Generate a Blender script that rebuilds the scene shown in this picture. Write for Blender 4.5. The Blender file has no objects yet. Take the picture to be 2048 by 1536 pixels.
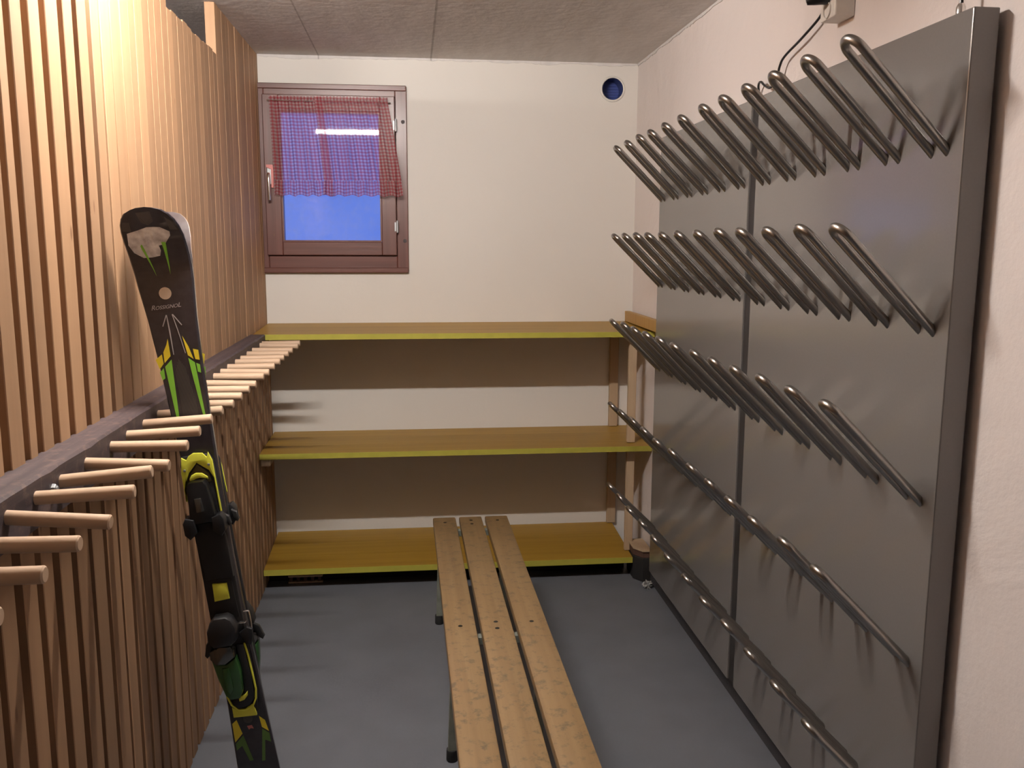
import bpy, bmesh, math, random
from mathutils import Vector, Matrix, Euler, noise

random.seed(11)
S = bpy.context.scene
COL = S.collection
D = 4.215            # depth of the back wall in front of the camera (m)
XL, XR, H = -0.665, 1.053, 2.32

# ------------------------------------------------------------------ camera
F_PX, YAW, PITCH, ROLL = 1784.68, 0.1112, 0.1566, 0.0035
cd = bpy.data.cameras.new('camera'); cam = bpy.data.objects.new('camera', cd); COL.objects.link(cam)
cd.sensor_fit = 'HORIZONTAL'; cd.sensor_width = 36.0; cd.lens = 36.0 * F_PX / 2048.0
cd.clip_start = 0.02; cd.clip_end = 100
_f = Vector((math.sin(YAW)*math.cos(PITCH), math.cos(YAW)*math.cos(PITCH), -math.sin(PITCH)))
_r = Vector((math.cos(YAW), -math.sin(YAW), 0)); _u = _r.cross(_f)
_r2 = _r*math.cos(ROLL) + _u*math.sin(ROLL); _u2 = -_r*math.sin(ROLL) + _u*math.cos(ROLL)
m = Matrix((( _r2.x, _u2.x, -_f.x, 0), (_r2.y, _u2.y, -_f.y, 0), (_r2.z, _u2.z, -_f.z, 1.5), (0, 0, 0, 1)))
cam.matrix_world = m
S.camera = cam

# ------------------------------------------------------------------ world (blue dusk outside the window), exposure
S.view_settings.view_transform = 'Standard'; S.view_settings.look = 'None'
S.view_settings.gamma = 1.0; S.view_settings.use_curve_mapping = False
S.view_settings.exposure = 0.0
W = bpy.data.worlds.new('dusk'); S.world = W; W.use_nodes = True
wn = W.node_tree.nodes; wl = W.node_tree.links
bg = wn['Background']; tc = wn.new('ShaderNodeTexCoord'); nz = wn.new('ShaderNodeTexNoise'); rp = wn.new('ShaderNodeValToRGB')
nz.inputs['Scale'].default_value = 9; nz.inputs['Detail'].default_value = 1
wl.new(tc.outputs['Generated'], nz.inputs['Vector']); wl.new(nz.outputs['Fac'], rp.inputs['Fac'])
rp.color_ramp.elements[0].position = .35; rp.color_ramp.elements[0].color = (.135, .235, .80, 1)
rp.color_ramp.elements[1].position = .65; rp.color_ramp.elements[1].color = (.19, .28, .84, 1)
wl.new(rp.outputs['Color'], bg.inputs['Color']); bg.inputs['Strength'].default_value = 0.95

LAMP = dict(x0=-0.642, x1=-0.01, y=2.0, z=2.272, r=.013, strength=640.0, color=(1.0, .93, .87))

# ------------------------------------------------------------------ materials
def new_mat(name):
    mt = bpy.data.materials.new(name); mt.use_nodes = True
    return mt, mt.node_tree.nodes, mt.node_tree.links, mt.node_tree.nodes['Principled BSDF']

def plain(name, col, rough=.5, metal=0.0, spec=.5, var=0.06, scale=30, bump=0.0, bscale=60, coat=0.0):
    mt, n, l, b = new_mat(name)
    tcn = n.new('ShaderNodeTexCoord'); nz = n.new('ShaderNodeTexNoise'); nz.inputs['Scale'].default_value = scale
    nz.inputs['Detail'].default_value = 4
    l.new(tcn.outputs['Object'], nz.inputs['Vector'])
    r = n.new('ShaderNodeValToRGB'); r.color_ramp.elements[0].position = .3; r.color_ramp.elements[1].position = .7
    r.color_ramp.elements[0].color = tuple(max(0, c*(1-var)) for c in col) + (1,)
    r.color_ramp.elements[1].color = tuple(min(1, c*(1+var)) for c in col) + (1,)
    l.new(nz.outputs['Fac'], r.inputs['Fac']); l.new(r.outputs['Color'], b.inputs['Base Color'])
    b.inputs['Roughness'].default_value = rough; b.inputs['Metallic'].default_value = metal
    b.inputs['Specular IOR Level'].default_value = spec; b.inputs['Coat Weight'].default_value = coat
    if bump:
        nb = n.new('ShaderNodeTexNoise'); nb.inputs['Scale'].default_value = bscale; nb.inputs['Detail'].default_value = 5
        l.new(tcn.outputs['Object'], nb.inputs['Vector'])
        bp = n.new('ShaderNodeBump'); bp.inputs['Strength'].default_value = bump; bp.inputs['Distance'].default_value = .01
        l.new(nb.outputs['Fac'], bp.inputs['Height']); l.new(bp.outputs['Normal'], b.inputs['Normal'])
    return mt

def wood(name, dark, light, axis='z', rough=.6, knots=0.0, spread=.25, wear=0.0, wearcol=(.12, .09, .06), coat=0.0, gscale=1.0, bump=.25, knotcol=(.16,.07,.03)):
    mt, n, l, b = new_mat(name)
    tcn = n.new('ShaderNodeTexCoord'); geo = n.new('ShaderNodeNewGeometry')
    comb = n.new('ShaderNodeCombineXYZ')
    for i, k in enumerate((13.1, 7.7, 19.3)):
        mm = n.new('ShaderNodeMath'); mm.operation = 'MULTIPLY'; mm.inputs[1].default_value = k
        l.new(geo.outputs['Random Per Island'], mm.inputs[0]); l.new(mm.outputs[0], comb.inputs[i])
    add = n.new('ShaderNodeVectorMath'); add.operation = 'ADD'
    l.new(tcn.outputs['Object'], add.inputs[0]); l.new(comb.outputs[0], add.inputs[1])
    mp = n.new('ShaderNodeMapping'); sc = [55*gscale]*3; sc['xyz'.index(axis)] = 1.6*gscale; mp.inputs['Scale'].default_value = sc
    l.new(add.outputs[0], mp.inputs['Vector'])
    n1 = n.new('ShaderNodeTexNoise'); n1.inputs['Scale'].default_value = 1.0; n1.inputs['Detail'].default_value = 5
    n1.inputs['Distortion'].default_value = .45; l.new(mp.outputs[0], n1.inputs['Vector'])
    r = n.new('ShaderNodeValToRGB'); r.color_ramp.elements[0].position = .25; r.color_ramp.elements[1].position = .72
    r.color_ramp.elements[0].color = dark + (1,); r.color_ramp.elements[1].color = light + (1,)
    l.new(n1.outputs['Fac'], r.inputs['Fac'])
    hsv = n.new('ShaderNodeHueSaturation')
    mr = n.new('ShaderNodeMapRange'); mr.inputs['To Min'].default_value = 1-spread; mr.inputs['To Max'].default_value = 1+spread*.5
    l.new(geo.outputs['Random Per Island'], mr.inputs['Value']); l.new(mr.outputs[0], hsv.inputs['Value'])
    l.new(r.outputs['Color'], hsv.inputs['Color']); out = hsv.outputs['Color']
    if knots:
        mp2 = n.new('ShaderNodeMapping'); s2 = [14.0]*3; s2['xyz'.index(axis)] = 5.0; mp2.inputs['Scale'].default_value = s2
        l.new(add.outputs[0], mp2.inputs['Vector'])
        v = n.new('ShaderNodeTexVoronoi'); v.inputs['Scale'].default_value = 1.0; l.new(mp2.outputs[0], v.inputs['Vector'])
        k1 = n.new('ShaderNodeMapRange'); k1.inputs['From Min'].default_value = knots; k1.inputs['From Max'].default_value = knots*.55
        l.new(v.outputs['Distance'], k1.inputs['Value'])
        sel = n.new('ShaderNodeSeparateColor'); l.new(v.outputs['Color'], sel.inputs[0])
        gt = n.new('ShaderNodeMath'); gt.operation = 'GREATER_THAN'; gt.inputs[1].default_value = .72; l.new(sel.outputs[0], gt.inputs[0])
        mu = n.new('ShaderNodeMath'); mu.operation = 'MULTIPLY'; l.new(k1.outputs[0], mu.inputs[0]); l.new(gt.outputs[0], mu.inputs[1])
        mu2 = n.new('ShaderNodeMath'); mu2.operation = 'MULTIPLY'; mu2.inputs[1].default_value = .75; l.new(mu.outputs[0], mu2.inputs[0])
        mx = n.new('ShaderNodeMix'); mx.data_type = 'RGBA'; l.new(mu2.outputs[0], mx.inputs['Factor'])
        l.new(out, mx.inputs['A']); mx.inputs['B'].default_value = knotcol + (1,); out = mx.outputs['Result']
    if wear:
        nw = n.new('ShaderNodeTexNoise'); nw.inputs['Scale'].default_value = 38; nw.inputs['Detail'].default_value = 7; nw.inputs['Roughness'].default_value = .7
        l.new(add.outputs[0], nw.inputs['Vector'])
        w1 = n.new('ShaderNodeMapRange'); w1.inputs['From Min'].default_value = .52; w1.inputs['From Max'].default_value = .66; w1.inputs['To Max'].default_value = wear
        l.new(nw.outputs['Fac'], w1.inputs['Value'])
        mx = n.new('ShaderNodeMix'); mx.data_type = 'RGBA'; l.new(w1.outputs[0], mx.inputs['Factor'])
        l.new(out, mx.inputs['A']); mx.inputs['B'].default_value = wearcol + (1,); out = mx.outputs['Result']
    l.new(out, b.inputs['Base Color'])
    b.inputs['Roughness'].default_value = rough; b.inputs['Coat Weight'].default_value = coat; b.inputs['Coat Roughness'].default_value = .25
    bp = n.new('ShaderNodeBump'); bp.inputs['Strength'].default_value = bump; bp.inputs['Distance'].default_value = .002
    l.new(n1.outputs['Fac'], bp.inputs['Height']); l.new(bp.outputs['Normal'], b.inputs['Normal'])
    return mt

M = {}
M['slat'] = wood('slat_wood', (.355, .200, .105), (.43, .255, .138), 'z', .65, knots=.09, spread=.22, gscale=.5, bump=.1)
M['slat_low'] = wood('shaded_slat_wood', (.255, .140, .073), (.325, .185, .098), 'z', .65, knots=.09, spread=.22, gscale=.5, bump=.1)  # slat wood darkened, shade below the rail put into its colour
M['slat_back'] = wood('backing_wood', (.16, .07, .035), (.24, .11, .055), 'z', .7, spread=.2)
M['rail'] = wood('dark_stained_wood', (.035, .024, .027), (.085, .058, .058), 'y', .6, spread=.1, wear=.25, wearcol=(.3, .18, .13))
M['peg'] = wood('beech_dowel', (.48, .33, .22), (.58, .41, .28), 'x', .5, spread=.12, gscale=.7, bump=.08)
M['bench'] = wood('worn_bench_wood', (.205, .125, .055), (.285, .185, .085), 'y', .42, spread=.14, wear=.7, wearcol=(.085, .065, .042), coat=.25, gscale=.8)
M['shelf'] = wood('varnished_shelf_pine', (.32, .175, .018), (.40, .235, .030), 'x', .5, knots=.07, spread=.16, coat=.08, gscale=.7, bump=.08, knotcol=(.28, .12, .02))
M['shelf_edge'] = plain('yellow_edge_paint', (.42, .38, .055), .5, var=.05)
M['post'] = wood('raw_pine', (.42, .30, .19), (.50, .37, .24), 'z', .6, knots=.1, spread=.1)
M['end_board'] = wood('orange_pine_board', (.36, .20, .05), (.45, .27, .08), 'z', .5, spread=.1)
M['window_wood'] = wood('red_brown_window_wood', (.090, .030, .022), (.155, .056, .042), 'z', .4, knots=.06, spread=.12, coat=.4)
M['window_wood_h'] = wood('red_brown_window_rail', (.090, .030, .022), (.155, .056, .042), 'x', .4, spread=.12, coat=.4)
M['black_board'] = plain('black_board', (.012, .011, .010), .8)
M['black_plastic'] = plain('black_plastic', (.012, .012, .013), .35)
M['black_matte'] = plain('black_matte_plastic', (.016, .015, .015), .6)
M['white_plastic'] = plain('white_plastic', (.72, .69, .64), .45)
M['white_enamel'] = plain('white_enamel', (.8, .8, .78), .4)
M['steel'] = plain('brushed_steel', (.50, .48, .45), .2, metal=1.0, var=.03, scale=80)
M['bright_metal'] = plain('bright_metal', (.85, .83, .80), .18, metal=1.0)
M['pin'] = plain('stainless_pin', (.37, .355, .335), .30, metal=1.0, var=.03)
M['panel'] = plain('grey_powder_coat', (.175, .166, .158), .19, var=.02, scale=200, spec=.65, coat=.15)
M['strip'] = plain('dark_grey_strip', (.028, .026, .026), .6)
M['baseboard'] = plain('shaded_skirting', (.045, .045, .05), .7)  # darker than the floor paint: shade under the dryers painted in
M['leg_paint'] = plain('grey_green_paint', (.22, .23, .19), .5, var=.2, scale=25)
M['rubber'] = plain('black_rubber', (.02, .02, .02), .8)
M['floor'] = plain('blue_grey_floor_paint', (.135, .143, .162), .5, var=.07, scale=6, bump=.05, bscale=90)
M['brown_block'] = plain('brown_block', (.10, .05, .035), .7, var=.2)
M['grey_scrap'] = plain('crumpled_grey_plastic', (.35, .35, .34), .3, var=.5, scale=40)
M['screw'] = plain('dull_screw', (.02, .017, .015), .5, metal=.5)
M['pink_plastic'] = plain('pink_plastic', (.62, .20, .18), .4)
M['galv'] = plain('zinc_bolt', (.42, .43, .44), .45, metal=.6)
M['pipe'] = plain('dusk_lit_pipe', (.04, .06, .20), .5)  # blue dusk light inside the open pipe, put into the colour
M['pipe_back'] = plain('dusk_blue_cap', (.05, .08, .30), .5)  # added end cap, its blue painted as dusk light from outside

def wall_mat(name, col, bump=.25, patch=False):
    mt, n, l, b = new_mat(name)
    tcn = n.new('ShaderNodeTexCoord'); nz = n.new('ShaderNodeTexNoise'); nz.inputs['Scale'].default_value = 1.3; nz.inputs['Detail'].default_value = 5
    l.new(tcn.outputs['Object'], nz.inputs['Vector'])
    r = n.new('ShaderNodeValToRGB'); r.color_ramp.elements[0].position = .3; r.color_ramp.elements[1].position = .7
    r.color_ramp.elements[0].color = tuple(c*.95 for c in col) + (1,); r.color_ramp.elements[1].color = col + (1,)
    l.new(nz.outputs['Fac'], r.inputs['Fac']); l.new(r.outputs['Color'], b.inputs['Base Color'])
    b.inputs['Roughness'].default_value = .85; b.inputs['Specular IOR Level'].default_value = .2
    n1 = n.new('ShaderNodeTexNoise'); n1.inputs['Scale'].default_value = 14; n1.inputs['Detail'].default_value = 8; n1.inputs['Roughness'].default_value = .62
    l.new(tcn.outputs['Object'], n1.inputs['Vector'])
    bp = n.new('ShaderNodeBump'); bp.inputs['Strength'].default_value = bump; bp.inputs['Distance'].default_value = .012
    l.new(n1.outputs['Fac'], bp.inputs['Height'])
    if patch:      # rough repaired plaster patches
        n2 = n.new('ShaderNodeTexNoise'); n2.inputs['Scale'].default_value = 2.6; n2.inputs['Detail'].default_value = 9; n2.inputs['Distortion'].default_value = .6
        l.new(tcn.outputs['Object'], n2.inputs['Vector'])
        b2 = n.new('ShaderNodeBump'); b2.inputs['Strength'].default_value = .5; b2.inputs['Distance'].default_value = .03
        l.new(n2.outputs['Fac'], b2.inputs['Height']); l.new(bp.outputs['Normal'], b2.inputs['Normal']); l.new(b2.outputs['Normal'], b.inputs['Normal'])
    else:
        l.new(bp.outputs['Normal'], b.inputs['Normal'])
    return mt
M['wall'] = wall_mat('white_plaster', (.74, .71, .665), .12)
M['wall_rough'] = wall_mat('rough_white_plaster', (.76, .70, .675), .25, True)
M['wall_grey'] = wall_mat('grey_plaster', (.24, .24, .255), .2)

def ceiling_mat():
    mt, n, l, b = new_mat('grey_concrete_ceiling')
    tcn = n.new('ShaderNodeTexCoord')
    mp = n.new('ShaderNodeMapping'); mp.inputs['Scale'].default_value = (7, 1.2, 1); l.new(tcn.outputs['Object'], mp.inputs['Vector'])
    nz = n.new('ShaderNodeTexNoise'); nz.inputs['Scale'].default_value = 2.2; nz.inputs['Detail'].default_value = 8; nz.inputs['Roughness'].default_value = .6
    l.new(mp.outputs[0], nz.inputs['Vector'])
    r = n.new('ShaderNodeValToRGB'); r.color_ramp.elements[0].position = .3; r.color_ramp.elements[1].position = .75
    r.color_ramp.elements[0].color = (.60, .575, .555, 1); r.color_ramp.elements[1].color = (.72, .695, .68, 1)
    l.new(nz.outputs['Fac'], r.inputs['Fac'])
    sx = n.new('ShaderNodeSeparateXYZ'); l.new(tcn.outputs['Object'], sx.inputs[0])
    out = r.outputs['Color']
    for x0, w, c in ((.597, .004, (.62, .58, .55, 1)), (.098, .004, (.33, .31, .30, 1)), (-.4, .003, (.34, .32, .31, 1))):   # board joints cast in the concrete
        s1 = n.new('ShaderNodeMath'); s1.operation = 'SUBTRACT'; s1.inputs[1].default_value = x0; l.new(sx.outputs[0], s1.inputs[0])
        s2 = n.new('ShaderNodeMath'); s2.operation = 'ABSOLUTE'; l.new(s1.outputs[0], s2.inputs[0])
        s3 = n.new('ShaderNodeMath'); s3.operation = 'LESS_THAN'; s3.inputs[1].default_value = w; l.new(s2.outputs[0], s3.inputs[0])
        s4 = n.new('ShaderNodeMath'); s4.operation = 'MULTIPLY'; s4.inputs[1].default_value = .7; l.new(s3.outputs[0], s4.inputs[0])
        mx = n.new('ShaderNodeMix'); mx.data_type = 'RGBA'; l.new(s4.outputs[0], mx.inputs['Factor']); l.new(out, mx.inputs['A']); mx.inputs['B'].default_value = c
        out = mx.outputs['Result']
    l.new(out, b.inputs['Base Color']); b.inputs['Roughness'].default_value = .9
    n1 = n.new('ShaderNodeTexNoise'); n1.inputs['Scale'].default_value = 25; n1.inputs['Detail'].default_value = 8; l.new(tcn.outputs['Object'], n1.inputs['Vector'])
    bp = n.new('ShaderNodeBump'); bp.inputs['Strength'].default_value = .3; bp.inputs['Distance'].default_value = .01
    l.new(n1.outputs['Fac'], bp.inputs['Height']); l.new(bp.outputs['Normal'], b.inputs['Normal'])
    return mt
M['ceiling'] = ceiling_mat()

def glass_mat():
    mt, n, l, b = new_mat('window_glass')
    n.remove(b); o = n['Material Output']
    t = n.new('ShaderNodeBsdfTransparent'); g = n.new('ShaderNodeBsdfGlossy'); g.inputs['Roughness'].default_value = .03
    fr = n.new('ShaderNodeFresnel'); fr.inputs['IOR'].default_value = 1.6
    mx = n.new('ShaderNodeMixShader'); l.new(fr.outputs[0], mx.inputs[0]); l.new(t.outputs[0], mx.inputs[1]); l.new(g.outputs[0], mx.inputs[2])
    # faint dirt on the pane
    d = n.new('ShaderNodeBsdfDiffuse'); d.inputs['Color'].default_value = (.5, .55, .7, 1)
    tcn = n.new('ShaderNodeTexCoord'); nz = n.new('ShaderNodeTexNoise'); nz.inputs['Scale'].default_value = 25; l.new(tcn.outputs['Object'], nz.inputs['Vector'])
    mr = n.new('ShaderNodeMapRange'); mr.inputs['From Min'].default_value = .4; mr.inputs['From Max'].default_value = .9; mr.inputs['To Max'].default_value = .15
    l.new(nz.outputs['Fac'], mr.inputs['Value'])
    m2 = n.new('ShaderNodeMixShader'); l.new(mr.outputs[0], m2.inputs[0]); l.new(mx.outputs[0], m2.inputs[1]); l.new(d.outputs[0], m2.inputs[2])
    l.new(m2.outputs[0], o.inputs['Surface'])
    return mt
M['glass'] = glass_mat()

def gingham_mat():
    mt, n, l, b = new_mat('red_gingham_voile')
    n.remove(b); o = n['Material Output']
    uv = n.new('ShaderNodeUVMap'); sx = n.new('ShaderNodeSeparateXYZ'); l.new(uv.outputs[0], sx.inputs[0])
    st = []
    for i in (0, 1):
        mu = n.new('ShaderNodeMath'); mu.operation = 'MULTIPLY'; mu.inputs[1].default_value = 1/.0145; l.new(sx.outputs[i], mu.inputs[0])
        fr = n.new('ShaderNodeMath'); fr.operation = 'FRACT'; l.new(mu.outputs[0], fr.inputs[0])
        g = n.new('ShaderNodeMath'); g.operation = 'GREATER_THAN'; g.inputs[1].default_value = .5; l.new(fr.outputs[0], g.inputs[0]); st.append(g)
    ad = n.new('ShaderNodeMath'); ad.operation = 'ADD'; l.new(st[0].outputs[0], ad.inputs[0]); l.new(st[1].outputs[0], ad.inputs[1])
    hf = n.new('ShaderNodeMath'); hf.operation = 'MULTIPLY'; hf.inputs[1].default_value = .5; l.new(ad.outputs[0], hf.inputs[0])
    r = n.new('ShaderNodeValToRGB'); r.color_ramp.interpolation = 'LINEAR'
    r.color_ramp.elements[0].color = (.72, .48, .50, 1); r.color_ramp.elements[1].color = (.40, .055, .07, 1)
    e = r.color_ramp.elements.new(.5); e.color = (.50, .17, .19, 1)
    l.new(hf.outputs[0], r.inputs['Fac'])
    al = n.new('ShaderNodeMapRange'); al.inputs['To Min'].default_value = .46; al.inputs['To Max'].default_value = .74; l.new(hf.outputs[0], al.inputs['Value'])
    df = n.new('ShaderNodeBsdfDiffuse'); tl = n.new('ShaderNodeBsdfTranslucent'); l.new(r.outputs[0], df.inputs['Color']); l.new(r.outputs[0], tl.inputs['Color'])
    m1 = n.new('ShaderNodeMixShader'); m1.inputs[0].default_value = .35; l.new(df.outputs[0], m1.inputs[1]); l.new(tl.outputs[0], m1.inputs[2])
    tr = n.new('ShaderNodeBsdfTransparent')
    m2 = n.new('ShaderNodeMixShader'); l.new(al.outputs[0], m2.inputs[0]); l.new(tr.outputs[0], m2.inputs[1]); l.new(m1.outputs[0], m2.inputs[2])
    l.new(m2.outputs[0], o.inputs['Surface'])
    return mt
M['gingham'] = gingham_mat()

def emit(name, col, st):
    mt = bpy.data.materials.new(name); mt.use_nodes = True; n = mt.node_tree.nodes; l = mt.node_tree.links
    n.remove(n['Principled BSDF']); e = n.new('ShaderNodeEmission'); e.inputs[0].default_value = col + (1,); e.inputs[1].default_value = st
    l.new(e.outputs[0], n['Material Output'].inputs[0]); return mt
M['tube'] = emit('fluorescent_tube', LAMP['color'], LAMP['strength'])

# ski materials
M['ski_top'] = plain('black_ski_topsheet', (.026, .022, .027), .3, var=.25, scale=60, coat=.3)
M['ski_edge'] = plain('ski_steel_edge', (.75, .74, .72), .22, metal=1.0)
M['ski_yellow'] = plain('ski_yellow', (.85, .68, .04), .4)
M['ski_green'] = plain('ski_green', (.25, .62, .06), .4)
M['tail_green'] = plain('tail_green', (.10, .20, .04), .45)
M['ski_grey'] = plain('ski_grey_line', (.42, .40, .40), .4)
M['ski_tip_grey'] = plain('ski_smoke_grey', (.075, .068, .062), .35)
M['ski_sticker'] = plain('torn_white_sticker', (.80, .77, .80), .5, var=.4, scale=45, bump=.4, bscale=90)
M['ski_cream'] = plain('cream_dot', (.62, .50, .38), .4)
M['lime'] = plain('lime_yellow_plastic', (.80, .80, .08), .35)
M['dark_green'] = plain('dark_green_plastic', (.03, .10, .025), .28, coat=.4)
M['smoke'] = plain('smoked_chrome', (.16, .16, .15), .15, metal=.8)
M['ski_olive'] = plain('olive_window', (.09, .07, .03), .3)
def carbon_mat():
    mt, n, l, b = new_mat('ribbed_carbon_pattern')
    tcn = n.new('ShaderNodeTexCoord'); sx = n.new('ShaderNodeSeparateXYZ'); l.new(tcn.outputs['Object'], sx.inputs[0])
    mu = n.new('ShaderNodeMath'); mu.operation = 'MULTIPLY'; mu.inputs[1].default_value = 2200; l.new(sx.outputs[0], mu.inputs[0])
    si = n.new('ShaderNodeMath'); si.operation = 'SINE'; l.new(mu.outputs[0], si.inputs[0])
    r = n.new('ShaderNodeValToRGB'); r.color_ramp.elements[0].color = (.02, .018, .018, 1); r.color_ramp.elements[1].color = (.10, .09, .08, 1)
    l.new(si.outputs[0], r.inputs['Fac']); l.new(r.outputs[0], b.inputs['Base Color']); b.inputs['Roughness'].default_value = .4
    return mt
M['carbon'] = carbon_mat()

# ------------------------------------------------------------------ mesh helpers
def obj(name, bm, mat, parent=None, smooth=False, mats=None):
    me = bpy.data.meshes.new(name); bm.normal_update(); bm.to_mesh(me); bm.free()
    for mm in (mats or [mat]): me.materials.append(mm)
    if smooth:
        for p in me.polygons: p.use_smooth = True
        try: me.set_sharp_from_angle(angle=math.radians(40))
        except Exception: pass
    o = bpy.data.objects.new(name, me); COL.objects.link(o)
    if parent: o.parent = parent
    return o

def box(bm, x0, x1, y0, y1, z0, z1, bev=0.0, mat=0, seg=1):
    vs = [bm.verts.new(p) for p in ((x0,y0,z0),(x1,y0,z0),(x1,y1,z0),(x0,y1,z0),(x0,y0,z1),(x1,y0,z1),(x1,y1,z1),(x0,y1,z1))]
    fs = [bm.faces.new([vs[i] for i in q]) for q in ((0,3,2,1),(4,5,6,7),(0,1,5,4),(1,2,6,5),(2,3,7,6),(3,0,4,7))]
    for f in fs: f.material_index = mat
    if bev:
        es = list({e for f in fs for e in f.edges})
        bmesh.ops.bevel(bm, geom=es, offset=bev, segments=seg, profile=.5, affect='EDGES')
    return fs

def mbox(*a, **k):
    bm = bmesh.new(); box(bm, *a, **k); return bm

def tube(bm, pts, r, seg=12, caps=True, radii=None):
    pts = [Vector(p) for p in pts]; n = len(pts); rings = []
    t = (pts[1]-pts[0]).normalized(); ref = Vector((0,0,1)) if abs(t.z) < .9 else Vector((1,0,0))
    nrm = (ref - t*ref.dot(t)).normalized()
    for i, p in enumerate(pts):
        if i == 0: t = (pts[1]-pts[0]).normalized()
        elif i == n-1: t = (pts[-1]-pts[-2]).normalized()
        else: t = ((pts[i+1]-p).normalized() + (p-pts[i-1]).normalized()).normalized()
        nrm = (nrm - t*nrm.dot(t)).normalized(); b = t.cross(nrm)
        rr = radii[i] if radii else r
        rings.append([bm.verts.new(p + (nrm*math.cos(2*math.pi*k/seg) + b*math.sin(2*math.pi*k/seg))*rr) for k in range(seg)])
    for a, c in zip(rings, rings[1:]):
        for k in range(seg): bm.faces.new((a[k], a[(k+1) % seg], c[(k+1) % seg], c[k]))
    if caps:
        bm.faces.new(list(reversed(rings[0]))); bm.faces.new(rings[-1])
    return rings

def cyl(bm, a, b, r, seg=16, bev=0.0):
    a = Vector(a); b = Vector(b)
    if bev:
        d = (b-a).normalized()
        tube(bm, [a, a+d*bev, b-d*bev, b], r, seg, radii=[r-bev, r, r, r-bev])
    else: tube(bm, [a, b], r, seg)

def smooth_path(pts, n=8):
    out = []; P = [Vector(p) for p in pts]; P = [P[0]*2-P[1]] + P + [P[-1]*2-P[-2]]
    for i in range(1, len(P)-2):
        for k in range(n):
            t = k/n; a, b, c, d = P[i-1:i+3]
            out.append(.5*((2*b) + (c-a)*t + (2*a-5*b+4*c-d)*t*t + (-a+3*b-3*c+d)*t**3))
    out.append(P[-2]); return out

def prism(bm, poly, plane, a, b, bev=0.0, mat=0):
    """poly: 2D outline; plane 'xz' -> extruded in y from a to b; 'xy' in z; 'yz' in x"""
    def P(u, v, w): return {'xz': (u, w, v), 'xy': (u, v, w), 'yz': (w, u, v)}[plane]
    A = [bm.verts.new(P(u, v, a)) for u, v in poly]; B = [bm.verts.new(P(u, v, b)) for u, v in poly]
    fs = [bm.faces.new(A), bm.faces.new(list(reversed(B)))]
    n = len(poly)
    for i in range(n): fs.append(bm.faces.new((A[i], B[i], B[(i+1) % n], A[(i+1) % n])))
    bmesh.ops.recalc_face_normals(bm, faces=fs)
    for f in fs: f.material_index = mat
    if bev:
        bmesh.ops.bevel(bm, geom=list(fs[1].edges) + list(fs[0].edges), offset=bev, segments=2, profile=.5, affect='EDGES')

def thing(name, label, cat, loc=(0,0,0), rot=(0,0,0), group=None):
    o = bpy.data.objects.new(name, None); COL.objects.link(o); o.empty_display_size = .1
    o.location = loc; o.rotation_euler = rot; o['label'] = label; o['category'] = cat
    if group: o['group'] = group
    return o
def tag(o, label, cat, group=None):
    o['label'] = label; o['category'] = cat
    if group: o['group'] = group
    return o
def struct(o, label=None):
    o['kind'] = 'structure'
    if label: o['label'] = label
    return o
def copy_tree(o, parent=None):
    c = o.copy(); COL.objects.link(c)
    if parent: c.parent = parent
    for ch in list(o.children): copy_tree(ch, c)
    return c

# ------------------------------------------------------------------ setting
YB = -3.0
struct(obj('floor', mbox(-1.9, XR+.3, YB, D+.3, -.1, 0), M['floor']), 'blue grey painted concrete floor')
struct(obj('ceiling', mbox(-1.9, XR+.3, YB, D+.3, H, H+.15), M['ceiling']), 'grey rough concrete ceiling')
struct(obj('wall_right', mbox(XR, XR+.3, YB, D+.3, 0, H), M['wall_rough']), 'white rough plastered wall behind the boot dryers')
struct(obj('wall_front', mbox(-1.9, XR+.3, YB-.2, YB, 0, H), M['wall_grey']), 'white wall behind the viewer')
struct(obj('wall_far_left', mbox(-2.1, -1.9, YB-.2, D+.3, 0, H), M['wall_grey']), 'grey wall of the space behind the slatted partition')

# back wall with window and vent openings
WX0, WX1, WZ0, WZ1 = -.69, -.014, 1.366, 2.195
VC = (.934, 2.206); VR = .052
bm = bmesh.new()
def wall_quad(x0, x1, z0, z1): box(bm, x0, x1, D, D+.22, z0, z1)
wall_quad(-1.9, WX0, 0, H); wall_quad(WX0, WX1, 0, WZ0); wall_quad(WX0, WX1, WZ1, H)
vx0, vx1, vz0, vz1 = VC[0]-.1, VC[0]+.1, VC[1]-.1, VC[1]+.1
wall_quad(WX1, vx0, 0, H); wall_quad(vx1, XR+.3, 0, H); wall_quad(vx0, vx1, 0, vz0); wall_quad(vx0, vx1, vz1, H)
# square with a round hole
N = 48
def sq(i):
    a = 2*math.pi*i/N; c, s = math.cos(a), math.sin(a); k = .1/max(abs(c), abs(s)); return (VC[0]+c*k, VC[1]+s*k)
for y, flip in ((D, False), (D+.22, True)):
    for i in range(N):
        a0, a1 = 2*math.pi*i/N, 2*math.pi*(i+1)/N
        q = [(VC[0]+VR*math.cos(a0), VC[1]+VR*math.sin(a0)), (VC[0]+VR*math.cos(a1), VC[1]+VR*math.sin(a1)), sq(i+1), sq(i)]
        vs = [bm.verts.new((u, y, v)) for u, v in q]
        bm.faces.new(vs if not flip else list(reversed(vs)))
for i in range(N):
    a0, a1 = 2*math.pi*i/N, 2*math.pi*(i+1)/N
    vs = [bm.verts.new((VC[0]+VR*math.cos(a), y, VC[1]+VR*math.sin(a))) for a, y in ((a0, D), (a0, D+.22), (a1, D+.22), (a1, D))]
    bm.faces.new(vs)
struct(obj('wall_back', bm, M['wall']), 'white plastered back wall with the window')

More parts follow.
